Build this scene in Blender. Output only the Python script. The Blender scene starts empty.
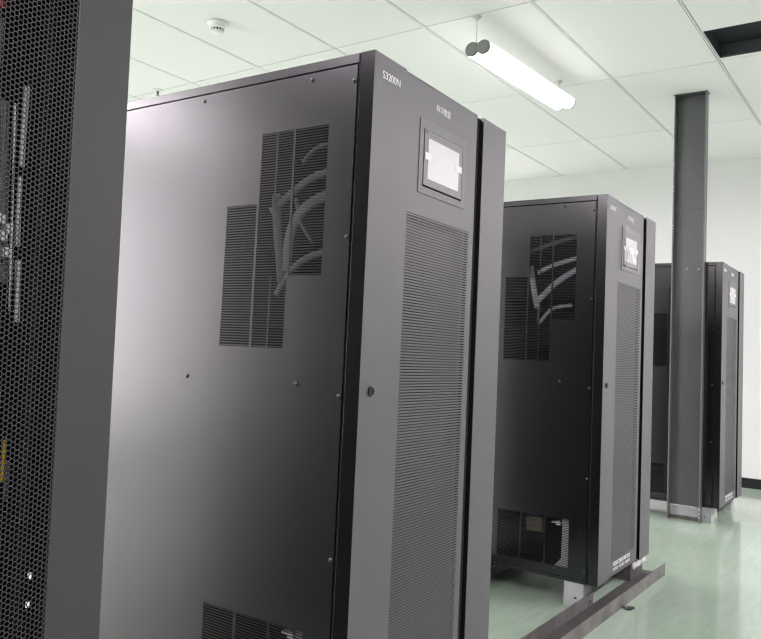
import bpy, bmesh, math, random
from mathutils import Vector, Matrix

random.seed(7)
scene = bpy.context.scene
COL = scene.collection

# ------------------------------------------------------------------ helpers
def link(name, me, mats, parent=None):
    o = bpy.data.objects.new(name, me)
    COL.objects.link(o)
    for m in (mats if isinstance(mats, (list, tuple)) else [mats]):
        me.materials.append(m)
    if parent:
        o.parent = parent
    return o

def build(name, bm, mats, parent=None, bevel=0, smooth=False, solid=None):
    bmesh.ops.recalc_face_normals(bm, faces=bm.faces)
    me = bpy.data.meshes.new(name)
    bm.to_mesh(me)
    bm.free()
    if smooth:
        for p in me.polygons:
            p.use_smooth = True
    o = link(name, me, mats, parent)
    if solid:
        md = o.modifiers.new('thickness', 'SOLIDIFY')
        md.thickness = solid
        md.offset = 0
    if bevel:
        md = o.modifiers.new('bevel', 'BEVEL')
        md.width = bevel
        md.segments = 2
        md.limit_method = 'ANGLE'
        md.angle_limit = math.radians(40)
    return o

def box(bm, x0, x1, y0, y1, z0, z1, mi=0):
    v = [bm.verts.new(p) for p in ((x0, y0, z0), (x1, y0, z0), (x1, y1, z0), (x0, y1, z0),
                                   (x0, y0, z1), (x1, y0, z1), (x1, y1, z1), (x0, y1, z1))]
    for idx in ((3, 2, 1, 0), (4, 5, 6, 7), (0, 1, 5, 4), (1, 2, 6, 5), (2, 3, 7, 6), (3, 0, 4, 7)):
        f = bm.faces.new([v[i] for i in idx])
        f.material_index = mi

def prism(bm, pts, z0, z1, mi=0):
    a = [bm.verts.new((x, y, z0)) for x, y in pts]
    b = [bm.verts.new((x, y, z1)) for x, y in pts]
    n = len(pts)
    fs = [bm.faces.new(a[::-1]), bm.faces.new(b)]
    for i in range(n):
        fs.append(bm.faces.new((a[i], a[(i + 1) % n], b[(i + 1) % n], b[i])))
    for f in fs:
        f.material_index = mi

def lathe(bm, prof, origin=(0, 0, 0), axis='Z', seg=24, mi=0):
    """prof: list of (radius, height) revolved about an axis through origin."""
    rings = []
    ox, oy, oz = origin
    def place(r, h, a):
        c, s = r * math.cos(a), r * math.sin(a)
        if axis == 'Z':
            return (ox + c, oy + s, oz + h)
        if axis == 'X':
            return (ox + h, oy + c, oz + s)
        return (ox + c, oy + h, oz + s)
    for r, h in prof:
        if r < 1e-6:
            rings.append([bm.verts.new(place(0, h, 0))])
        else:
            rings.append([bm.verts.new(place(r, h, 2 * math.pi * i / seg)) for i in range(seg)])
    for A, B in zip(rings, rings[1:]):
        for i in range(seg):
            j = (i + 1) % seg
            if len(A) == 1 and len(B) == 1:
                continue
            if len(A) == 1:
                f = bm.faces.new((A[0], B[i], B[j]))
            elif len(B) == 1:
                f = bm.faces.new((A[i], A[j], B[0]))
            else:
                f = bm.faces.new((A[i], A[j], B[j], B[i]))
            f.material_index = mi

def tube(bm, pts, ry, rz=None, seg=10, mi=0):
    """a tube along a smoothed path; ry / rz are the half sizes of its section."""
    rz = rz or ry
    P = [Vector(p) for p in pts]
    Q = []
    n = len(P)
    for i in range(n - 1):
        p0, p1, p2, p3 = P[max(i - 1, 0)], P[i], P[i + 1], P[min(i + 2, n - 1)]
        for k in range(6):
            t = k / 6
            Q.append(0.5 * ((2 * p1) + (p2 - p0) * t + (2 * p0 - 5 * p1 + 4 * p2 - p3) * t * t
                            + (3 * p1 - p0 - 3 * p2 + p3) * t ** 3))
    Q.append(P[-1])
    rings = []
    up = Vector((1, 0, 0))
    for i, q in enumerate(Q):
        d = (Q[min(i + 1, len(Q) - 1)] - Q[max(i - 1, 0)]).normalized()
        a = d.cross(up)
        a = a.normalized() if a.length > 1e-4 else Vector((0, 1, 0))
        b = d.cross(a).normalized()
        rings.append([bm.verts.new(q + a * (ry * math.cos(2 * math.pi * k / seg)) + b * (rz * math.sin(2 * math.pi * k / seg)))
                      for k in range(seg)])
    for A, B in zip(rings, rings[1:]):
        for i in range(seg):
            f = bm.faces.new((A[i], A[(i + 1) % seg], B[(i + 1) % seg], B[i]))
            f.material_index = mi
    bm.faces.new(rings[0][::-1]).material_index = mi
    bm.faces.new(rings[-1]).material_index = mi

def grid_plate(bm, us, vs, hole, place, mi=0):
    """flat plate of quads on the cut lines us x vs, leaving out cells whose centre is in a hole."""
    us = sorted(set(us)); vs = sorted(set(vs))
    V = {}
    def vert(i, j):
        if (i, j) not in V:
            V[(i, j)] = bm.verts.new(place(us[i], vs[j]))
        return V[(i, j)]
    for i in range(len(us) - 1):
        for j in range(len(vs) - 1):
            if hole((us[i] + us[i + 1]) / 2, (vs[j] + vs[j + 1]) / 2):
                continue
            f = bm.faces.new((vert(i, j), vert(i + 1, j), vert(i + 1, j + 1), vert(i, j + 1)))
            f.material_index = mi

def thing(name, label, cat, loc=(0, 0, 0), rotz=0.0, group=None):
    o = bpy.data.objects.new(name, None)
    COL.objects.link(o)
    o.empty_display_size = 0.1
    o.location = loc
    o.rotation_euler = (0, 0, rotz)
    tag(o, label, cat, group)
    return o

def tag(o, label, cat, group=None):
    o['label'] = label
    o['category'] = cat
    if group:
        o['group'] = group

def struct(o):
    o['kind'] = 'structure'
    return o

# ------------------------------------------------------------------ materials
def mat(name, col, rough=.5, metal=0.0, ior=1.5, bump=0, bscale=400, var=0, vscale=6, emit=None, coat=0):
    m = bpy.data.materials.new(name)
    m.use_nodes = True
    nt = m.node_tree
    b = nt.nodes['Principled BSDF']
    b.inputs['Base Color'].default_value = (*col, 1)
    b.inputs['Roughness'].default_value = rough
    b.inputs['Metallic'].default_value = metal
    b.inputs['IOR'].default_value = ior
    b.inputs['Coat Weight'].default_value = coat
    tc = nt.nodes.new('ShaderNodeTexCoord')
    if bump:
        n = nt.nodes.new('ShaderNodeTexNoise')
        n.inputs['Scale'].default_value = bscale
        n.inputs['Detail'].default_value = 2
        nt.links.new(tc.outputs['Object'], n.inputs['Vector'])
        bp = nt.nodes.new('ShaderNodeBump')
        bp.inputs['Strength'].default_value = bump
        bp.inputs['Distance'].default_value = .001
        nt.links.new(n.outputs['Fac'], bp.inputs['Height'])
        nt.links.new(bp.outputs['Normal'], b.inputs['Normal'])
    if var:
        n = nt.nodes.new('ShaderNodeTexNoise')
        n.inputs['Scale'].default_value = vscale
        n.inputs['Detail'].default_value = 5
        nt.links.new(tc.outputs['Object'], n.inputs['Vector'])
        cr = nt.nodes.new('ShaderNodeValToRGB')
        cr.color_ramp.elements[0].position = .3
        cr.color_ramp.elements[1].position = .7
        cr.color_ramp.elements[0].color = (*[c * (1 - var) for c in col], 1)
        cr.color_ramp.elements[1].color = (*[min(1, c * (1 + var)) for c in col], 1)
        nt.links.new(n.outputs['Fac'], cr.inputs['Fac'])
        nt.links.new(cr.outputs['Color'], b.inputs['Base Color'])
    if emit:
        b.inputs['Emission Color'].default_value = (*emit[0], 1)
        b.inputs['Emission Strength'].default_value = emit[1]
    return m

M = {}
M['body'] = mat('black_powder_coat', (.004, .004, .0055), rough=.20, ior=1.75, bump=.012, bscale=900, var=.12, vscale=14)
M['nearbody'] = mat('near_black_powder_coat', (.007, .007, .009), rough=.31, ior=1.75, bump=.012, bscale=900, var=.25, vscale=10)  # near cabinet's copy of the coat: rougher, slightly lighter, more mottled
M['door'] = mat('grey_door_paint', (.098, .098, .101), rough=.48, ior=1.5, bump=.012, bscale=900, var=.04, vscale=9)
M['groove'] = mat('groove_black', (.022, .022, .025), rough=.6)
M['inside'] = mat('cabinet_inside', (.003, .003, .0035), rough=.9)
M['bezel'] = mat('bezel_grey', (.13, .13, .132), rough=.5)
M['panel'] = mat('display_panel', (.095, .097, .098), rough=.4)
M['screen'] = mat('screen_film', (.52, .52, .515), rough=.35)
M['white'] = mat('white_print', (.85, .85, .85), rough=.6)
M['tab'] = mat('white_tab', (.76, .76, .76), rough=.5)
M['screw'] = mat('screw_steel', (.10, .10, .105), rough=.3, metal=.8)
M['lock'] = mat('lock_black', (.008, .008, .009), rough=.3)
M['foot'] = mat('grey_painted_foot', (.42, .43, .43), rough=.5, var=.08, vscale=20)
M['footdark'] = mat('raw_steel_foot', (.13, .12, .115), rough=.5, metal=.3, var=.25, vscale=18)
M['steel'] = mat('raw_channel_steel', (.16, .152, .146), rough=.52, metal=.3, var=.35, vscale=11, bump=.1, bscale=120)
M['steelweb'] = mat('dark_channel_web', (.05, .047, .044), rough=.75, var=.3, vscale=9)  # web tone set darker than the flange steel
M['tray'] = mat('tray_grey_paint', (.10, .104, .106), rough=.36, metal=.25, ior=1.7, var=.06, vscale=4)
M['trayedge'] = mat('tray_zinc_edge', (.17, .17, .17), rough=.4, metal=.3, var=.1, vscale=12)
M['zinc'] = mat('zinc', (.62, .62, .61), rough=.4, metal=.2, var=.12, vscale=25)
M['cable'] = mat('pale_cable', (.10, .10, .107), rough=.5)
M['dimcable'] = mat('dim_cable', (.045, .045, .048), rough=.5)
M['cable2'] = mat('bright_cable', (.85, .85, .87), rough=.45)
M['cable3'] = mat('pale_ribbon_cable', (.36, .36, .385), rough=.45)
M['plate'] = mat('bright_inner_plate', (.45, .45, .45), rough=.35)
M['yellowbox'] = mat('tan_component', (.13, .115, .085), rough=.6)
M['rackdoor'] = mat('rack_grey', (.040, .041, .043), rough=.5, ior=1.5, bump=.012, bscale=900, var=.05, vscale=6)
M['mesh'] = mat('rack_mesh_grey', (.030, .031, .033), rough=.5)
M['wall'] = mat('white_wall_paint', (.80, .81, .79), rough=.8, bump=.05, bscale=60)
M['greywall'] = mat('grey_wall_paint', (.36, .36, .36), rough=.8)
M['tile'] = mat('mineral_tile', (.82, .82, .80), rough=.9, bump=.10, bscale=260, var=.02, vscale=140)
M['tbar'] = mat('grid_bar_white', (.72, .74, .71), rough=.5)
M['gap'] = mat('grid_shadow_gap', (.10, .105, .10), rough=.9)
M['base'] = mat('black_skirting', (.012, .012, .014), rough=.4)
M['plastic'] = mat('white_plastic', (.82, .82, .78), rough=.4)
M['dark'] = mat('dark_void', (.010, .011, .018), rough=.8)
M['duct'] = mat('duct_grey', (.09, .095, .10), rough=.5)
M['endcap'] = mat('lamp_endcap', (.20, .21, .19), rough=.5)
M['lamp'] = mat('lamp_lit_cover', (.9, .9, .9), rough=.3, emit=((1.0, 1.0, .985), 9))
M['channelw'] = mat('lamp_channel', (.78, .79, .77), rough=.5)
M['red'] = mat('red_cable', (.35, .02, .02), rough=.5)
M['yellow'] = mat('yellow_label', (.75, .45, .01), rough=.5)
M['led'] = mat('green_white_led', (.8, .8, .8), rough=.3, emit=((1, 1, .95), 1.5))
M['modgrey'] = mat('module_face', (.06, .062, .066), rough=.5)

# green epoxy floor: soft mottling and fine pale scratches
def floor_mat():
    m = bpy.data.materials.new('green_epoxy')
    m.use_nodes = True
    nt = m.node_tree
    b = nt.nodes['Principled BSDF']
    tc = nt.nodes.new('ShaderNodeTexCoord')
    def noise(scale, detail, rot, sc, rough=.5):
        mp = nt.nodes.new('ShaderNodeMapping')
        mp.inputs['Rotation'].default_value = (0, 0, rot)
        mp.inputs['Scale'].default_value = sc
        nt.links.new(tc.outputs['Object'], mp.inputs['Vector'])
        n = nt.nodes.new('ShaderNodeTexNoise')
        n.inputs['Scale'].default_value = scale
        n.inputs['Detail'].default_value = detail
        n.inputs['Roughness'].default_value = rough
        nt.links.new(mp.outputs['Vector'], n.inputs['Vector'])
        return n
    def ramp(n, p0, p1, c0, c1):
        r = nt.nodes.new('ShaderNodeValToRGB')
        r.color_ramp.elements[0].position = p0
        r.color_ramp.elements[1].position = p1
        r.color_ramp.elements[0].color = (*c0, 1)
        r.color_ramp.elements[1].color = (*c1, 1)
        nt.links.new(n.outputs['Fac'], r.inputs['Fac'])
        return r
    broad = ramp(noise(1.3, 4, .4, (1, 2.2, 1)), .30, .72, (.300, .388, .302), (.362, .440, .356))
    streak = ramp(noise(3.0, 6, -.95, (2, 14, 1), .65), .30, .75, (.90, .92, .90), (1.06, 1.06, 1.06))
    mx = nt.nodes.new('ShaderNodeMixRGB')
    mx.blend_type = 'MULTIPLY'
    mx.inputs['Fac'].default_value = 1
    nt.links.new(broad.outputs['Color'], mx.inputs['Color1'])
    nt.links.new(streak.outputs['Color'], mx.inputs['Color2'])
    # thin pale scratches
    sc = ramp(noise(2.2, 2, .15, (1.5, 60, 1)), .715, .745, (0, 0, 0), (.22, .22, .22))
    m2 = nt.nodes.new('ShaderNodeMixRGB')
    m2.inputs['Color2'].default_value = (.50, .56, .49, 1)
    nt.links.new(sc.outputs['Color'], m2.inputs['Fac'])
    nt.links.new(mx.outputs['Color'], m2.inputs['Color1'])
    nt.links.new(m2.outputs['Color'], b.inputs['Base Color'])
    b.inputs['Roughness'].default_value = .09
    bp = nt.nodes.new('ShaderNodeBump')
    bp.inputs['Strength'].default_value = .04
    bp.inputs['Distance'].default_value = .002
    w = noise(26, 2, 0, (1, 1, 1))
    nt.links.new(w.outputs['Fac'], bp.inputs['Height'])
    nt.links.new(bp.outputs['Normal'], b.inputs['Normal'])
    b.inputs['IOR'].default_value = 1.5
    return m
M['floor'] = floor_mat()

# clear crumpled film
def film_mat(name, alpha):
    m = bpy.data.materials.new(name)
    m.use_nodes = True
    nt = m.node_tree
    b = nt.nodes['Principled BSDF']
    b.inputs['Base Color'].default_value = (.9, .9, .9, 1)
    b.inputs['Roughness'].default_value = .22
    b.inputs['Alpha'].default_value = alpha
    b.inputs['IOR'].default_value = 1.6
    return m
M['film'] = film_mat('clear_film', .045)
M['fold'] = film_mat('folded_film_edge', .38)

# ------------------------------------------------------------------ room
XW, XL, YB, YF, ZC = 5.565, -3.6, 4.6, -3.4, 2.650
GX, GY, GA = 2.057, -.070, -.0198            # ceiling grid origin and turn
TX, TY = 1.2, .6

bm = bmesh.new(); box(bm, XL - .1, XW + .1, YF - .1, YB + .1, -.1, 0)
struct(build('floor', bm, M['floor']))
bm = bmesh.new(); box(bm, XW, XW + .1, YF, YB, 0, ZC + .35)
struct(build('wall_far', bm, M['wall']))
bm = bmesh.new(); box(bm, XL - .1, XL, YF, YB, 0, ZC + .35)
struct(build('wall_near', bm, M['greywall']))
bm = bmesh.new(); box(bm, XL, XW, YF - .1, YF, 0, ZC + .35)
struct(build('wall_right', bm, M['greywall']))

WINX0, WINX1, WINZ0, WINZ1 = -3.5, -1.1, .12, 2.45
bm = bmesh.new()
grid_plate(bm, [XL, WINX0, WINX1, XW], [0, WINZ0, WINZ1, ZC + .35],
           lambda u, v: WINX0 < u < WINX1 and WINZ0 < v < WINZ1, lambda u, v: (u, YB + .05, v))
struct(build('wall_left', bm, M['wall'], solid=.1))
bm = bmesh.new(); box(bm, XW - .012, XW, YF, YB - .01, 0, .078)
struct(build('baseboard_far', bm, M['base']))
bm = bmesh.new(); box(bm, XL, XW - .012, YB - .012, YB, 0, .078)
struct(build('baseboard_left', bm, M['base']))

# ceiling: tiles with shadow gaps, T bars on the long joints, one opening for the air vent
VX0, VX1, VY0, VY1 = .750, 1.163, -.588, -.0125     # vent opening in grid coordinates
ca, sa = math.cos(GA), math.sin(GA)
def g2w(u, v, z):
    return (GX + ca * u - sa * v, GY + sa * u + ca * v, z)
def gbox(bm, u0, u1, v0, v1, z0, z1, mi=0):
    n0 = len(bm.verts)
    box(bm, u0, u1, v0, v1, z0, z1, mi)
    bm.verts.ensure_lookup_table()
    for v in bm.verts[n0:]:
        v.co = g2w(*v.co)
GAPX, GAPY = .0038, .0085
bm = bmesh.new()
for i in range(-6, 4):
    for j in range(-8, 9):
        u0, u1, v0, v1 = i * TX + GAPX, (i + 1) * TX - GAPX, j * TY + GAPY, (j + 1) * TY - GAPY
        if i == 0 and j == -1:
            gbox(bm, u0, VX0, v0, v1, ZC, ZC + .014)
            gbox(bm, VX1, u1, v0, v1, ZC, ZC + .014)
            gbox(bm, VX0, VX1, VY1, v1, ZC, ZC + .014)
        else:
            gbox(bm, u0, u1, v0, v1, ZC, ZC + .014)
def clip(bm):
    for co, no in (((XW, 0, 0), (1, 0, 0)), ((XL, 0, 0), (-1, 0, 0)), ((0, YB, 0), (0, 1, 0)), ((0, YF, 0), (0, -1, 0))):
        r = bmesh.ops.bisect_plane(bm, geom=bm.verts[:] + bm.edges[:] + bm.faces[:], plane_co=co, plane_no=no, clear_outer=True)
        ed = [e for e in r['geom_cut'] if isinstance(e, bmesh.types.BMEdge)]
        bmesh.ops.holes_fill(bm, edges=ed)
clip(bm)
ceiling = struct(build('ceiling', bm, M['tile']))
bm = bmesh.new()
grid_plate(bm, [-6 * TX, VX0, VX1, 4 * TX], [-8 * TY, VY0, VY1, 9 * TY],
           lambda u, v: VX0 < u < VX1 and VY0 < v < VY1, lambda u, v: g2w(u, v, ZC + .012))
clip(bm)
struct(build('ceiling_backing', bm, M['gap'], ceiling, solid=.003))
bm = bmesh.new()
for j in range(-8, 10):
    gbox(bm, -6 * TX, 4 * TX, j * TY - .0042, j * TY + .0042, ZC - .001, ZC + .010)
clip(bm)
struct(build('trim_ceiling_bars', bm, M['tbar'], ceiling))

# unseen window added in the left-hand wall; its glow makes the near cabinet's sheen
win = thing('added_window_1', 'added unseen glowing window in the wall behind the rack', 'window', (0, YB, 0))
win['kind'] = 'structure'
bm = bmesh.new()
for (a, b, c, d) in ((WINX0, WINX1, WINZ0, WINZ0 + .06), (WINX0, WINX1, WINZ1 - .06, WINZ1),
                     (WINX0, WINX0 + .06, WINZ0, WINZ1), (WINX1 - .06, WINX1, WINZ0, WINZ1),
                     ((WINX0 + WINX1) / 2 - .03, (WINX0 + WINX1) / 2 + .03, WINZ0, WINZ1)):
    box(bm, a, b, .02, .08, c, d)
build('added_window_frame', bm, M['plastic'], win)
bm = bmesh.new()
box(bm, WINX0, WINX1, .050, .054, WINZ0, WINZ1)
def glow_pane_mat():
    m = bpy.data.materials.new('added_glow_pane')
    m.use_nodes = True
    b = m.node_tree.nodes['Principled BSDF']
    b.inputs['Base Color'].default_value = (.8, .8, .8, 1)
    b.inputs['Roughness'].default_value = .4
    b.inputs['Emission Color'].default_value = (1.0, .93, .99, 1)
    b.inputs['Emission Strength'].default_value = 10.5
    return m
build('added_window_pane', bm, glow_pane_mat(), win)

# ------------------------------------------------------------------ power cabinets
W, D, H0, H1 = .695, .85, .090, 1.583
XG0, XG1 = .516, .547            # the dark groove of the door
YD = .038                        # door depth
UP = [(.3195, .4145, .925, 1.2635), (.2165, .3125, .925, 1.4315), (.1165, .2105, 1.0915, 1.4315)]
LO = [(.3190, .4145, .138, .3195), (.2165, .3115, .138, .3195), (.1165, .2100, .138, .3195)]
GR = (.168, .488, .150, 1.2565)  # door grille
DP = (.212, .453, 1.312, 1.493)  # display bezel

def mesh_only(bm, name):
    bmesh.ops.recalc_face_normals(bm, faces=bm.faces)
    me = bpy.data.meshes.new(name)
    bm.to_mesh(me); bm.free()
    return me

def text_mesh(s, height, name, bold=0.0):
    cu = bpy.data.curves.new(name, 'FONT')
    cu.body = s
    cu.size = 1
    cu.offset = bold
    ob = bpy.data.objects.new(name, cu)
    COL.objects.link(ob)
    dg = bpy.context.evaluated_depsgraph_get()
    me = bpy.data.meshes.new_from_object(ob.evaluated_get(dg))
    bpy.data.objects.remove(ob)
    xs = [v.co.x for v in me.vertices]; ys = [v.co.y for v in me.vertices]
    x0, x1, y0, y1 = min(xs), max(xs), min(ys), max(ys)
    return me, x0, x1, y0, y1

def add_text(s, x0, x1, z0, z1, y, parent, name, bold=0.0, label=None):
    me, a0, a1, b0, b1 = text_mesh(s, 1, name, bold)
    for v in me.vertices:
        v.co = (x0 + (v.co.x - a0) / (a1 - a0) * (x1 - x0), y, z0 + (v.co.y - b0) / (b1 - b0) * (z1 - z0))
    me.materials.clear()
    o = link(name, me, M['white'], parent)
    md = o.modifiers.new('thickness', 'SOLIDIFY'); md.thickness = .0004; md.offset = 0
    if label:
        o['label'] = label
    return o

def slats(bm, rects, pitch, frac, x0, x1):
    for (y0, y1, z0, z1) in rects:
        n = round((z1 - z0) / pitch)
        p = (z1 - z0) / n
        for k in range(n):
            zb = z0 + p * k + p * frac / 2
            box(bm, x0, x1, y0, y1, zb, zb + p * (1 - frac))

def screw_at(bm, y, z, x=0.0):
    lathe(bm, [(0.0052, .0005), (.0052, -.0012), (.0042, -.0032), (.0022, -.0040), (.0, -.0041)], (x, y, z), 'X', 12)

def make_cabinet(label, loc, rotz, skin):
    r = thing('power_cabinet', label, 'cabinet', loc, rotz, 'power cabinets in the row')
    # frame: closed shell behind door and side panel
    bm = bmesh.new()
    box(bm, 0, W, YD + .003, D, H1 - .022, H1)                    # roof rail and top
    box(bm, W - .002, W, YD + .003, D, H0, H1 - .022)             # right side
    box(bm, 0, W, D - .002, D, H0, H1 - .022)                     # back
    box(bm, 0, W, YD + .003, D, H0, H0 + .012)                    # bottom
    box(bm, .003, W - .002, YD + .003, YD + .006, H0, H1 - .022)  # front
    build('cabinet_frame', bm, skin, r, bevel=.0012)
    bm = bmesh.new()
    box(bm, .16, .60, .10, D - .05, H0 + .03, H1 - .05)           # dark equipment core
    for k in range(6):
        box(bm, .10, .16, .12, .46, .18 + k * .20, .27 + k * .20)
    build('equipment_core', bm, M['inside'], r)
    # side panel with its openings
    bm = bmesh.new()
    y0, y1, z0, z1 = YD + .007, D - .004, H0 + .014, H1 - .0255
    us, vs = [y0, y1], [z0, z1]
    for q in UP + LO:
        us += [q[0], q[1]]; vs += [q[2], q[3]]
    grid_plate(bm, us, vs, lambda u, v: any(q[0] < u < q[1] and q[2] < v < q[3] for q in UP + LO), lambda u, v: (.001, u, v))
    sp = build('side_panel', bm, skin, r, solid=.002)
    bm = bmesh.new()
    slats(bm, UP, .00625, .60, .0006, .0013)
    box(bm, .0001, .0019, .2635, .2672, 1.2645, 1.4315)
    box(bm, .0001, .0019, .2625, .2665, .925, 1.0885)
    build('vent_grille', bm, skin, sp)
    bm = bmesh.new()
    slats(bm, LO, .00625, .60, .0006, .0013)
    build('vent_grille', bm, skin, sp)
    for y, z in [(.0518, 1.5215), (.0518, 1.174), (.0518, .829), (.0518, .484), (.0518, .137),
                 (.171, 1.542), (.171, .8475), (.171, .127), (.518, 1.542), (.518, .8455)]:
        bm = bmesh.new(); screw_at(bm, y, z)
        build('screw', bm, M['screw'], sp, smooth=True)
    # door
    bm = bmesh.new()
    prism(bm, [(0, YD), (0, 0), (.133, 0), (.141, .005), (.141, YD)], H0, H1)
    prism(bm, [(XG1, YD), (XG1, .001), (XG1 + .001, 0), (W, 0), (W, YD)], H0, H1)
    box(bm, .141, XG0, .005, YD, H1 - .005, H1)
    box(bm, .141, XG0, .005, YD, H0, H0 + .005)
    box(bm, XG0 - .002, XG0, .005, YD - .002, H0, H1)
    bm.normal_update()
    bmesh.ops.recalc_face_normals(bm, faces=bm.faces)
    for fc in bm.faces:
        if abs(fc.normal.x) > .9:
            fc.material_index = 1
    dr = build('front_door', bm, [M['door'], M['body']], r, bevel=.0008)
    bm = bmesh.new()
    grid_plate(bm, [.1405, GR[0], GR[1], DP[0] + .006, DP[1] - .006, XG0], [H0 + .001, GR[2], GR[3], DP[2] + .006, DP[3] - .006, H1 - .001],
               lambda u, v: (GR[0] < u < GR[1] and GR[2] < v < GR[3]) or (DP[0] + .006 < u < DP[1] - .006 and DP[2] + .006 < v < DP[3] - .006),
               lambda u, v: (u, .0058, v))
    build('centre_panel', bm, M['door'], dr, solid=.0016)
    bm = bmesh.new()
    n = 163; p = (GR[3] - GR[2]) / n
    for k in range(n):
        zb = GR[2] + p * k + p * .20
        box(bm, GR[0], GR[1], .0051, .0065, zb, zb + p * .60)
    build('door_grille', bm, M['door'], dr)
    bm = bmesh.new()
    box(bm, .1415, XG0 - .002, .030, .034, H0 + .006, H1 - .006)
    box(bm, XG0, XG1, .014, .036, H0 + .001, H1 - .0003)
    build('groove_lining', bm, M['groove'], dr)
    bm = bmesh.new()
    lathe(bm, [(.0105, .001), (.0105, -.003), (.0092, -.005), (.0068, -.005), (.0062, -.0035), (.0, -.0035)], (.0425, 0, .842), 'Y', 24)
    box(bm, .0413, .0437, -.0045, -.003, .8375, .8465)
    lk = build('lock', bm, M['lock'], dr, smooth=False)
    add_text('S3200N', .0335, .1075, 1.5305, 1.5475, -.0003, dr, 'model_number', .008)
    add_text('科华数据', .288, .362, 1.5270, 1.5465, .0046, dr, 'maker_logo', .006)
    # two lines of small white print at the foot of the door (too small to read)
    bm = bmesh.new()
    rnd = random.Random(3)
    for (xa, xb, za, zb, gaps) in ((.200, .425, .1285, .1425, 13), (.200, .425, .1095, .1195, 17)):
        n = gaps
        w = (xb - xa) / n
        for k in range(n):
            if n == 17 and k in (5, 11):
                continue
            x = xa + k * w
            box(bm, x, x + w * .82, .0045, .0049, zb - (zb - za) * .22, zb)
            box(bm, x + w * .3, x + w * .52, .0045, .0049, za, zb)
            box(bm, x, x + w * .82, .0045, .0049, za, za + (zb - za) * .2)
            if rnd.random() < .6:
                box(bm, x + w * .05, x + w * .2, .0045, .0049, za, zb)
    build('small_print', bm, M['white'], dr)
    # display
    bm = bmesh.new()
    grid_plate(bm, [DP[0], .2300, .4345, DP[1]], [DP[2], 1.3290, 1.4705, DP[3]],
               lambda u, v: .23 < u < .4345 and 1.329 < v < 1.4705, lambda u, v: (u, .0042, v))
    ds = build('display', bm, M['bezel'], r, solid=.0024)
    bm = bmesh.new()
    box(bm, .2300, .4345, .024, .026, 1.329, 1.4705)
    build('recess', bm, M['groove'], ds)
    bm = bmesh.new()
    box(bm, .2360, .4345, .0036, .022, 1.3340, 1.4705)
    box(bm, .2400, .4300, .0032, .0038, 1.4610, 1.4618)
    build('inner_panel', bm, M['panel'], ds, bevel=.0008)
    bm = bmesh.new(); box(bm, .2545, .4155, .0030, .0040, 1.3515, 1.4515)
    build('screen', bm, M['screen'], ds)
    for (xa, xb, za, zb) in ((.2395, .2680, 1.3975, 1.4150), (.3990, .4310, 1.4010, 1.4180)):
        bm = bmesh.new(); box(bm, xa, xb, .0022, .0028, za, zb)
        build('sticker', bm, M['tab'], ds)
    bm = bmesh.new()
    lathe(bm, [(.0028, 0), (.0028, -.0008), (0, -.0008)], (.2480, .0036, 1.4655), 'Y', 12)
    build('led', bm, M['lock'], ds)
    return r, dr, ds

def make_foot(r, x0, x1, y0, y1, m, left=True, zb=0):
    bm = bmesh.new()
    t = .004
    box(bm, x0, x1, y0, y0 + t, zb, H0)            # front plate
    if left:
        box(bm, x0, x0 + t, y0, y1, zb, H0)        # outer side plate
    else:
        box(bm, x1 - t, x1, y0, y1, zb, H0)
        box(bm, x0, x0 + t, y0, y1 , zb, H0)
    box(bm, x0, x1, y0, y1, H0 - t, H0)           # top flange
    f = build('foot', bm, m, r, bevel=.001)
    bm = bmesh.new()
    lathe(bm, [(.004, .0004), (.004, -.0025), (.002, -.003), (0, -.003)], (x0, y0 + (y1 - y0) * .42, .032), 'X', 10)
    build('bolt', bm, M['screw'], f, smooth=True)
    return f

cabs = []
for label, loc, rz in (
    ('nearest and largest black power cabinet, with a broad silvery sheen on its side', (0, 0, 0), .0079),
    ('middle black power cabinet with crumpled film over its display, feet beside the floor channel', (1.6286, 0, 0), -.0094),
    ('farthest black power cabinet, partly hidden behind the upright grey cable tray', (3.797, -.034, 0), -.0190)):
    cabs.append(make_cabinet(label, loc, rz, M['nearbody'] if not cabs else M['body']))
for k, (r, dr, ds) in enumerate(cabs):
    make_foot(r, .004, .090, (.076, .052, .046)[k], .131, M['foot'])
    make_foot(r, .004, .090, .70, .785, M['foot'])
    make_foot(r, .600, .690, .70, .785, M['foot'], False)
    if k == 1:
        f = make_foot(r, .505, .692, .026, .10, M['footdark'], False, .0045)
        f['label'] = 'wide raw steel foot under the right door edge'
        bm = bmesh.new()
        rnd = random.Random(4)
        rows = []
        for i in range(15):
            x = .500 + .19 * i / 14
            rows.append([bm.verts.new((x, .019 - .012 * s + rnd.uniform(-.003, .003) + .008 * math.sin(i * .9), H0 - .004 - .030 * s * (1 + .3 * math.sin(i)) )) for s in (0, .35, .7, 1)])
        for A, B in zip(rows, rows[1:]):
            for j in range(3):
                bm.faces.new((A[j], A[j + 1], B[j + 1], B[j]))
        build('plastic_wrap', bm, M['fold'], r, smooth=True, solid=.0006)
    else:
        make_foot(r, .600, .690, .076 if k == 0 else .046, .131, M['foot'], False)

def cable_part(r, pts, ry, m='cable', x=.030, name='inner_cable'):
    bm = bmesh.new()
    tube(bm, [(x, y, z) for y, z in pts], ry, .004)
    return build(name, bm, M[m], r, smooth=True)

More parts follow.
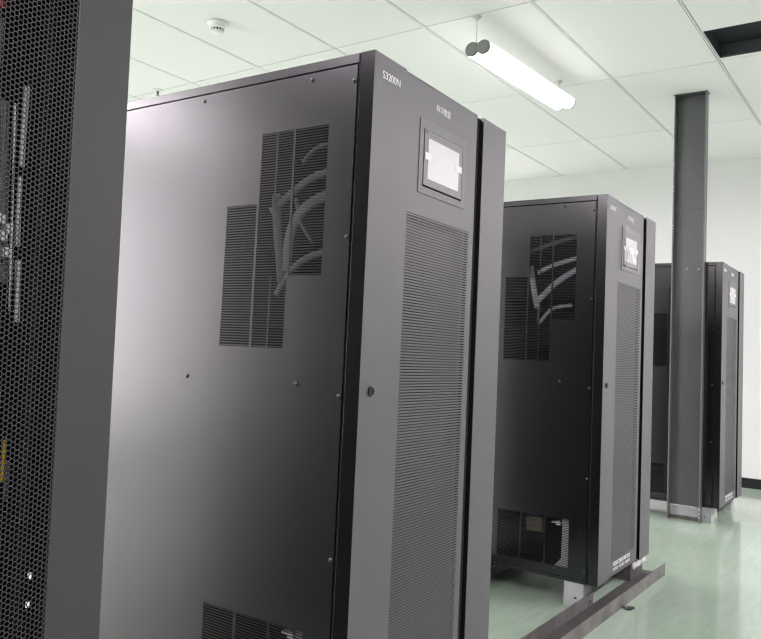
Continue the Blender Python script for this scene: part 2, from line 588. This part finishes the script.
r1, r2, r3 = cabs[0][0], cabs[1][0], cabs[2][0]
cable_part(r1, [(.06, 1.412), (.14, 1.396), (.175, 1.388), (.21, 1.36)], .006)
cable_part(r1, [(.06, 1.345), (.14, 1.330), (.18, 1.320), (.222, 1.300), (.30, 1.25)], .010)
cable_part(r1, [(.06, 1.285), (.148, 1.272), (.205, 1.243), (.236, 1.193), (.245, 1.10)], .015)
cable_part(r1, [(.10, 1.150), (.174, 1.137), (.230, 1.105), (.27, 1.05)], .009)
cable_part(r1, [(.286, 1.29), (.275, 1.20), (.262, 1.13), (.255, 1.08)], .014, 'dimcable')
cable_part(r1, [(.225, 1.275), (.215, 1.24), (.209, 1.22), (.17, 1.17)], .004)
cable_part(r2, [(.06, 1.322), (.1377, 1.285), (.2134, 1.236), (.2864, 1.165)], .012, 'cable3')
cable_part(r2, [(.320, 1.31), (.314, 1.276), (.300, 1.20), (.2855, 1.139)], .012, 'cable3')
cable_part(r2, [(.14, 1.150), (.1607, 1.148), (.2248, 1.133), (.2765, 1.075)], .007, 'cable3')
cable_part(r2, [(.06, 1.355), (.1254, 1.339), (.2283, 1.310), (.2873, 1.282)], .009, 'cable3')
cable_part(r2, [(.06, 1.44), (.1279, 1.425), (.2169, 1.404), (.3208, 1.372)], .008)
cable_part(r2, [(.280, 1.14), (.280, 1.075)], .005)
for r in (r1, r2):
    # things seen through the lower vent: a bright plate edge, a tan component, a white connector
    bm = bmesh.new()
    prism_pts = [(.112, .12), (.190, .12), (.150, .165), (.148, .335), (.112, .335)]
    a = [bm.verts.new((.016, y, z)) for y, z in prism_pts]; b = [bm.verts.new((.018, y, z)) for y, z in prism_pts]
    bm.faces.new(a[::-1]); bm.faces.new(b)
    for i in range(5):
        bm.faces.new((a[i], a[(i + 1) % 5], b[(i + 1) % 5], b[i]))
    build('inner_plate', bm, M['plate'], r)
    if r is r2:
        bm = bmesh.new(); box(bm, .03, .08, .236, .304, .247, .306)
        build('component_box', bm, M['yellowbox'], r, bevel=.002)
    bm = bmesh.new()
    box(bm, .02, .05, .158, .176, .288, .304); box(bm, .024, .05, .176, .196, .292, .300)
    build('connector', bm, M['cable2'], r, bevel=.002)

# crumpled protective film over the middle cabinet's display
ds2 = cabs[1][2]
bm = bmesh.new()
rnd = random.Random(11)
NU, NV = 14, 14
rows = []
for i in range(NU + 1):
    u = i / NU
    col = []
    for j in range(NV + 1):
        v = j / NV
        x = .196 + .250 * u
        z = 1.318 + .172 * v
        y = -.001 - .006 * abs(math.sin(5.5 * u + 3.1 * v + .6)) ** 3 - .005 * abs(math.sin(9 * u - 6 * v)) ** 4 - .002 * rnd.random()
        if u < .12:
            y -= .012 * (1 - u / .12)
        if v < .15:
            y -= .008 * (1 - v / .15) * (1 - u)
        col.append(bm.verts.new((x, y, z)))
    rows.append(col)
for A, B in zip(rows, rows[1:]):
    for j in range(NV):
        fc = bm.faces.new((A[j], A[j + 1], B[j + 1], B[j]))
        i = rows.index(A)
        if (i == 0 and 1 <= j <= 9) or (i <= 1 and j == 0) or (i in (1, 2) and j == NV - 1) or (i + j in (11, 12) and 5 <= i <= 8):
            fc.material_index = 1
f = build('protective_film', bm, [M['film'], M['fold']], ds2, solid=.0004)
f['label'] = 'crumpled clear protective film'

# ------------------------------------------------------------------ upright cable tray (U channel from floor to ceiling)
KX, KY, KW, KD = 3.735, .2505, .1890, .060
tr = thing('cable_tray', 'upright grey steel cable tray running from the green floor to the ceiling', 'cable tray', (KX, KY, 0))
bm = bmesh.new()
t = .004
# web panels, in two lengths with a joint
box(bm, KD - t, KD, -KW, 0, .085, 1.9245)
box(bm, KD - t - .001, KD - .001, -KW, 0, 1.9255, ZC - .002)
build('web', bm, M['tray'], tr)
for s in (0, 1):
    bm = bmesh.new()
    ya = -KW if s else -.006
    yb = -KW + .006 if s else 0
    box(bm, .001, KD - .0005, ya, yb, 0.0, ZC - .002)
    f = build('flange', bm, M['tray'], tr, bevel=.0008)
    bm = bmesh.new()
    ya2, yb2 = (-KW - .0005, -KW + .0075) if s else (-.0075, .0005)
    box(bm, -.003, .002, ya2, yb2, 0.0, ZC - .002)
    build('edge_lip', bm, M['trayedge'], f, bevel=.0008)
    zs = (1.80, 1.83, 1.86, 1.89, 1.92, 1.95, 1.98) if s else (1.79, 1.81, 2.03, 2.06, 2.2)
    yo = -KW if s else 0
    for z in zs:
        bm = bmesh.new()
        if s:
            lathe(bm, [(.004, .0008), (.004, -.0008), (0, -.0009)], (.035, yo - .0002, z), 'Y', 10)
        else:
            lathe(bm, [(.0035, .001), (.0035, -.001), (0, -.0012)], (-.003, yo - .004, z), 'X', 10)
        build('rivet', bm, M['zinc'] if not s else M['groove'], f)
for z in (.03, .055, .08):
    bm = bmesh.new()
    lathe(bm, [(.0042, .001), (.0042, -.0012), (0, -.0013)], (-.003, -KW + .003, z), 'X', 10)
    build('rivet', bm, M['zinc'], tr)
for y, z in ((-.078, 1.5416), (-.148, 1.537)):
    bm = bmesh.new()
    lathe(bm, [(.006, .001), (.006, -.004), (.003, -.006), (0, -.006)], (KD - t, y, z), 'X', 12)
    build('bolt', bm, M['zinc'], tr, smooth=True)
bm = bmesh.new()
box(bm, KD - t - .0035, KD - t - .001, -KW + .01, -.010, 1.9235, 1.9275)
build('joint_strip', bm, M['trayedge'], tr)
for k, (y, z) in enumerate(((-.022, 2.03), (-.030, 2.015), (-.022, 1.795), (-.030, 1.78))):
    bm = bmesh.new()
    box(bm, KD - t - .0022, KD - t - .0008, -.016, .016, -.0022, .0022)
    R = Matrix.Rotation(-.9, 4, 'X')
    for v in bm.verts:
        q = R @ Vector((0, v.co.y, v.co.z))
        v.co = (v.co.x, y + q.y, z + q.z)
    build('slot', bm, M['trayedge'], tr)
bm = bmesh.new()
box(bm, KD - .004, KD - .001, -KW + .008, -.008, .022, .078)
build('base_plate', bm, M['foot'], tr)
bm = bmesh.new()
box(bm, KD - .006, KD - .001, -KW + .006, -.006, 0, .022)
build('base_bar', bm, M['footdark'], tr)
bm = bmesh.new()
box(bm, -.008, KD + .006, -KW - .006, .006, ZC - .005, ZC - .0005)
build('ceiling_collar', bm, M['tray'], tr)

# ------------------------------------------------------------------ steel channels on the floor
ch = thing('steel_channel', 'rusty brown open steel channel on the floor before the cabinet fronts', 'steel channel', (0, 0, 0), -.013)
bm = bmesh.new()
box(bm, -.15, 2.372, -.032, .062, .0005, .004)
build('web', bm, M['steelweb'], ch)
bm = bmesh.new()
box(bm, -.15, 2.372, -.036, -.031, .0005, .050)
build('flange', bm, M['steel'], ch, bevel=.001)
bm = bmesh.new()
box(bm, -.15, 1.705, .061, .066, .0005, .050)
fl = build('flange', bm, M['steel'], ch, bevel=.001)
bm = bmesh.new()
lathe(bm, [(.005, 0), (.005, -.003), (0, -.0035)], (1.665, .061, .022), 'Y', 10)
build('bolt', bm, M['screw'], fl, smooth=True)

c2 = thing('steel_channel', 'shadowed steel channel under the rear of the near cabinets', 'steel channel', (0, 0, 0), -.005)
bm = bmesh.new(); box(bm, -.15, 2.40, .50, .60, .0005, .004); build('web', bm, M['steelweb'], c2)
for y in (.495, .60):
    bm = bmesh.new(); box(bm, -.15, 2.40, y, y + .005, .0005, .050); build('flange', bm, M['steel'], c2, bevel=.001)

# scrap on the floor
bm = bmesh.new()
pts = [(0, 0), (.035, -.008), (.06, .006), (.048, .022), (.02, .030), (-.008, .014)]
prism(bm, pts, 0, .004)
for v in bm.verts:
    if v.co.z > .002:
        v.co.z += .006 * math.sin(v.co.x * 80)
sc = build('tape_scrap', bm, M['groove'])
sc.location = (1.735, -.092, .0005)
tag(sc, 'small dark scrap of tape on the floor beside the rusty channel', 'scrap')

# ------------------------------------------------------------------ ceiling fittings
# twin-tube lamp on two rods
LX0, LX1, LY, LZ = 2.078, 3.185, .812, 2.474
LT = .031
lampo = thing('ceiling_lamp', 'lit twin tube lamp hanging from the ceiling on two rods', 'lamp', (LX0, LY, LZ))
lampo.rotation_euler = (0, -LT, -.037)
L = LX1 - LX0
dz = 0.0
bm = bmesh.new()
box(bm, .004, L - .004, -.036, .036, dz + .018, dz + .034)
box(bm, .004, L - .004, -.066, .066, dz + .020, dz + .0235)
build('mounting_channel', bm, M['channelw'], lampo, bevel=.002)
RC = .0365
for s in (-1, 1):
    # ribbed clear cover, glowing
    bm = bmesh.new()
    seg, nl = 40, 180
    rings = []
    for i in range(nl + 1):
        x = .010 + (L - .020) * i / nl
        ring = []
        for k in range(seg):
            a = 2 * math.pi * k / seg
            rr = RC + .0016 * math.sin(2 * math.pi * i / 3.0) * (1 if math.sin(a) < .2 else 0)
            ring.append(bm.verts.new((x, s * .0325 + rr * math.cos(a), dz + min(rr * math.sin(a), .019))))
        rings.append(ring)
    for A, B in zip(rings, rings[1:]):
        for k in range(seg):
            bm.faces.new((A[k], A[(k + 1) % seg], B[(k + 1) % seg], B[k]))
    build('tube_cover', bm, M['lamp'], lampo, smooth=True)
    for xe in (0, L):
        bm = bmesh.new()
        d = -1 if xe == 0 else 1
        lathe(bm, [(.0, .012 * -d), (.033, .012 * -d), (.037, .004 * -d), (.037, .006 * d), (.030, .010 * d), (0, .011 * d)], (xe, s * .0325, dz), 'X', 28)
        build('end_cap', bm, M['endcap'], lampo, smooth=False)
for xr, yr in ((.024, .022), (1.090, .030)):
    zr = ZC - LZ - LT * xr
    bm = bmesh.new()
    lathe(bm, [(.0032, dz + .02), (.0032, zr)], (xr, yr, 0), 'Z', 10)
    rod = build('hanging_rod', bm, M['channelw'], lampo)
    bm = bmesh.new()
    lathe(bm, [(.0, -.022), (.007, -.022), (.010, -.014), (.020, -.008), (.021, -.0005), (0, -.0005)], (xr, yr, zr), 'Z', 20)
    build('ceiling_rose', bm, M['zinc'], rod)
    bm = bmesh.new()
    box(bm, xr - .010, xr + .010, yr - .012, yr + .012, dz + .014, dz + .040)
    build('clip', bm, M['zinc'], rod)

sd = thing('smoke_detector', 'round white smoke detector on the ceiling tile above the near cabinet', 'smoke detector', (1.505, 2.078, ZC))
bm = bmesh.new()
lathe(bm, [(0, 0), (.054, 0), (.056, -.006), (.053, -.016), (.047, -.020)], (0, 0, 0), 'Z', 40)
build('base', bm, M['plastic'], sd, smooth=True)
bm = bmesh.new()
lathe(bm, [(.048, -.018), (.045, -.030), (.036, -.036)], (0, 0, 0), 'Z', 40)
lathe(bm, [(.036, -.048), (.030, -.056), (.018, -.059), (0, -.060)], (0, 0, 0), 'Z', 40)
for k in range(12):
    a = 2 * math.pi * k / 12
    n0 = len(bm.verts)
    box(bm, .028, .036, -.0035, .0035, -.049, -.034)
    bm.verts.ensure_lookup_table()
    for v in bm.verts[n0:]:
        v.co = Matrix.Rotation(a, 4, 'Z') @ v.co
build('sensor_head', bm, M['plastic'], sd)
bm = bmesh.new()
lathe(bm, [(.027, -.032), (.027, -.050)], (0, 0, 0), 'Z', 24)
build('smoke_chamber', bm, M['groove'], sd)

sp = thing('ceiling_sprinkler', 'small metal sprinkler head in the ceiling at the far left corner tile', 'sprinkler', (2.107, 3.255, ZC))
bm = bmesh.new()
lathe(bm, [(0, 0), (.038, 0), (.036, -.006), (.018, -.010), (0, -.010)], (0, 0, 0), 'Z', 24)
build('escutcheon', bm, M['plastic'], sp, smooth=True)
bm = bmesh.new()
lathe(bm, [(.008, -.008), (.008, -.022), (.004, -.030), (.004, -.034), (.013, -.036), (.013, -.038), (0, -.038)], (0, 0, 0), 'Z', 16)
build('deflector', bm, M['screw'], sp)

vt = thing('ceiling_vent', 'dark open air vent recess in the ceiling', 'vent', g2w(VX0, VY1, ZC), GA)
vw, vd, vh = VX1 - VX0, VY1 - VY0, .075
bm = bmesh.new()
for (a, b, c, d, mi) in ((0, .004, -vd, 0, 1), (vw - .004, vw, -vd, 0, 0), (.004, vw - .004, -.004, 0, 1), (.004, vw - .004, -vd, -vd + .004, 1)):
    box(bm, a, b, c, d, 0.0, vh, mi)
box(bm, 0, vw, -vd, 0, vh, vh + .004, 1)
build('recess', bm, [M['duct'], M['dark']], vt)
bm = bmesh.new()
for k in range(60):
    y = -.006 - (vd - .012) * k / 60
    box(bm, vw - .012, vw - .004, y - .005, y, .002, .014)
build('gasket', bm, M['duct'], vt)
bm = bmesh.new()
box(bm, .15, .156, -vd + .004, -.004, vh - .006, vh)
build('divider', bm, M['duct'], vt)

# ------------------------------------------------------------------ server rack
RX = -.6090
rk = thing('server_rack', 'grey server rack with perforated mesh door at the left edge', 'rack', (RX, 0, 0))
rk.rotation_euler = (0, -.0207, 0)
RW, RD, RH = .60, 1.0, 2.0
SW = .0915
bm = bmesh.new()
box(bm, -.002, 0, .022, RD, .02, RH)
box(bm, -RW, -RW + .002, .022, RD, .02, RH)
box(bm, -RW, 0, RD - .002, RD, .02, RH)
box(bm, -RW, 0, .022, RD, RH - .002, RH)
box(bm, -RW, 0, .022, RD, .02, .024)
for (xa, xb) in ((-.075, -.002), (-RW + .002, -RW + .075)):
    box(bm, xa, xb, .022, .026, .024, RH - .002)
build('rack_frame', bm, M['rackdoor'], rk)
bm = bmesh.new()
box(bm, -SW, -.001, .0, .020, .03, RH)
box(bm, -RW + .001, -RW + SW, .0, .020, .03, RH)
box(bm, -RW + SW, -SW, .0, .020, .03, .10)
box(bm, -RW + SW, -SW, .0, .020, RH - .07, RH)
rd = build('rack_door', bm, M['rackdoor'], rk, bevel=.002)
# perforated sheet: hexagonal holes, columns vertical, closed by the door frame
PV = .00702
PH = PV * .866
RHOLE = PV * .5 * .80 / .866
verts, faces = [], []
ncol = int((RW - 2 * SW) / PH) + 1
nrow = int((RH - .17) / PV) + 1
hexa = [(math.cos(math.pi / 3 * k), math.sin(math.pi / 3 * k)) for k in range(6)]
RO = PV / math.sqrt(3)
vid = {}
def vkey(x, z):
    k = (round(x * 2e4), round(z * 2e4))
    for dk in ((0, 0), (1, 0), (-1, 0), (0, 1), (0, -1)):
        q = (k[0] + dk[0], k[1] + dk[1])
        if q in vid:
            return vid[q]
    vid[k] = len(verts)
    verts.append((x, .0015, z))
    return vid[k]
for c in range(ncol):
    cx = -SW + .001 - c * PH
    for q in range(nrow):
        cz = .10 + PV * (q + (.5 if c % 2 else 0))
        outer = [vkey(cx + RO * h[0], cz + RO * h[1]) for h in hexa]
        inner = []
        for h in hexa:
            inner.append(len(verts))
            verts.append((cx + RHOLE * h[0], .0015, cz + RHOLE * h[1]))
        for k in range(6):
            l = (k + 1) % 6
            faces.append((outer[k], outer[l], inner[l], inner[k]))
me = bpy.data.meshes.new('perforated_mesh')
me.from_pydata(verts, [], faces)
pm = link('perforated_mesh', me, M['mesh'], rd)
md = pm.modifiers.new('thickness', 'SOLIDIFY'); md.thickness = .0012; md.offset = 0
bm = bmesh.new()
box(bm, -.062, -.050, .115, .125, .06, RH - .05)
build('mounting_post', bm, M['modgrey'], rk)
bm = bmesh.new()
box(bm, -RW + .05, -RW + .062, .115, .125, .06, RH - .05)
build('mounting_post', bm, M['modgrey'], rk)
bm = bmesh.new()
box(bm, -RW + .01, -.010, .30, .304, .05, RH - .05)
build('back_plate', bm, M['inside'], rk)

def rl(x, y, z):      # world point -> rack local at that height
    return (x - RX + .0207 * z, y, z)
def rack_item(name, label, cat, build_fn, m, group=None):
    bm = bmesh.new()
    build_fn(bm)
    o = build(name, bm, m, smooth=False)
    tag(o, label, cat, group)
    return o
Y1 = .12
rack_item('white_cable', 'white cable run showing through the rack mesh, right of the grey bundle', 'cable',
          lambda bm: tube(bm, [(-.7250, Y1, 1.292), (-.7250, Y1, 1.22), (-.7238, Y1, 1.172)], .0042), M['cable2'], 'cables behind the rack mesh')
rack_item('white_cable', 'white cable end below the first, showing through the rack mesh', 'cable',
          lambda bm: tube(bm, [(-.7243, Y1, 1.158), (-.7225, Y1, 1.10), (-.7200, Y1, 1.055)], .0034), M['cable2'], 'cables behind the rack mesh')
rack_item('white_cable', 'lowest white cable piece showing through the rack mesh', 'cable',
          lambda bm: tube(bm, [(-.7180, Y1, 1.035), (-.7150, Y1, .99), (-.7120, Y1, .945)], .0042), M['cable2'], 'cables behind the rack mesh')
rack_item('cable_bundle', 'thick grey cable bundle behind the mesh at the photo edge', 'cable',
          lambda bm: tube(bm, [(-.7560, Y1 + .01, 1.262), (-.7500, Y1 + .01, 1.17), (-.7440, Y1 + .01, 1.09), (-.7380, Y1 + .01, 1.0)], .011), M['cable'])
rack_item('thin_wire', 'thin bright wire beside the grey cable bundle in the rack', 'wire',
          lambda bm: tube(bm, [(-.7420, Y1, 1.262), (-.7360, Y1, 1.16), (-.7300, Y1, 1.05), (-.7250, Y1, .96)], .0016), M['cable2'])
for k, (x, z) in enumerate(((-.7555, 1.090), (-.7500, 1.066), (-.7425, 1.078), (-.7430, 1.043))):
    def f(bm, x=x, z=z):
        box(bm, x - .006, x + .006, Y1 - .012, Y1 - .004, z - .007, z + .007)
    o = rack_item('terminal', 'one of the bright white terminals clustered behind the rack mesh', 'terminal', f, M['cable2'], 'white terminals behind the rack mesh')
rack_item('yellow_tag', 'narrow yellow tag behind the lower rack mesh', 'tag',
          lambda bm: box(bm, -.7180, -.7140, Y1, Y1 + .002, .715, .775), M['yellow'])
rack_item('grey_tag', 'small grey tag beside the yellow one behind the rack mesh', 'tag',
          lambda bm: box(bm, -.7120, -.7060, Y1, Y1 + .002, .690, .745), M['cable'])
rack_item('red_cable', 'red cable behind the rack mesh in the upper left corner', 'cable',
          lambda bm: tube(bm, [(-.786, Y1, 1.46), (-.780, Y1, 1.42), (-.776, Y1, 1.392)], .007), M['red'])
rack_item('grey_module', 'grey module box high behind the rack mesh', 'module',
          lambda bm: box(bm, -.800, -.757, Y1 + .02, Y1 + .10, 1.315, 1.385), M['cable'])
for k, (x, z) in enumerate(((-.6591, .5715), (-.6588, .5295))):
    rack_item('indicator_light', ('upper' if k == 0 else 'lower') + ' of two tiny white indicator lights low behind the rack mesh', 'indicator light',
              lambda bm, x=x, z=z: box(bm, x - .002, x + .002, Y1, Y1 + .003, z - .004, z + .004), M['led'], 'indicator lights in the rack')

# ------------------------------------------------------------------ lights (ceiling lamps of the same rows, out of the photo)
def area(name, loc, sx, sy, power, col=(1.0, .905, .985)):
    l = bpy.data.lights.new(name, 'AREA')
    l.shape = 'RECTANGLE'
    l.size, l.size_y = sx, sy
    l.energy = power
    l.color = col
    o = bpy.data.objects.new(name, l)
    COL.objects.link(o)
    o.location = loc
    return o
for k, (x, y, p) in enumerate(((-1.1, .85, 22), (-1.1, -2.2, 34), (2.6, -2.2, 36), (4.9, -2.2, 30), (-1.6, 3.1, 30), (2.6, 3.1, 36), (4.6, 3.1, 30))):
    area('lamp_light', (x, y, 2.45), 1.2, .12, p * 3.0)

w = bpy.data.worlds.new('world')
scene.world = w
w.use_nodes = True
w.node_tree.nodes['Background'].inputs['Color'].default_value = (.8, .82, .85, 1)
w.node_tree.nodes['Background'].inputs['Strength'].default_value = .3

# ------------------------------------------------------------------ camera
cam = bpy.data.cameras.new('camera')
co = bpy.data.objects.new('camera', cam)
COL.objects.link(co)
yaw, pitch, roll, f = .61175, .07119, .04829, 779.952
px, py = -22.027, -23.488
F = Vector((math.cos(pitch) * math.cos(yaw), math.cos(pitch) * math.sin(yaw), math.sin(pitch)))
Rv = Vector((math.sin(yaw), -math.cos(yaw), 0))
U = Rv.cross(F)
c, s = math.cos(roll), math.sin(roll)
R2 = c * Rv + s * U
U2 = -s * Rv + c * U
mw = Matrix(((R2.x, U2.x, -F.x, -1.36005), (R2.y, U2.y, -F.y, -.94059), (R2.z, U2.z, -F.z, .92573), (0, 0, 0, 1)))
co.matrix_world = mw
cam.sensor_width = 36
cam.lens = f * 36 / 761
cam.shift_x = -px / 761
cam.shift_y = py / 761
cam.clip_start = .02
scene.camera = co
scene.cycles.filter_width = 1.3

vs_ = scene.view_settings
vs_.view_transform = 'Standard'
vs_.look = 'None'
vs_.exposure = -0.19
vs_.gamma = 1
vs_.use_curve_mapping = False
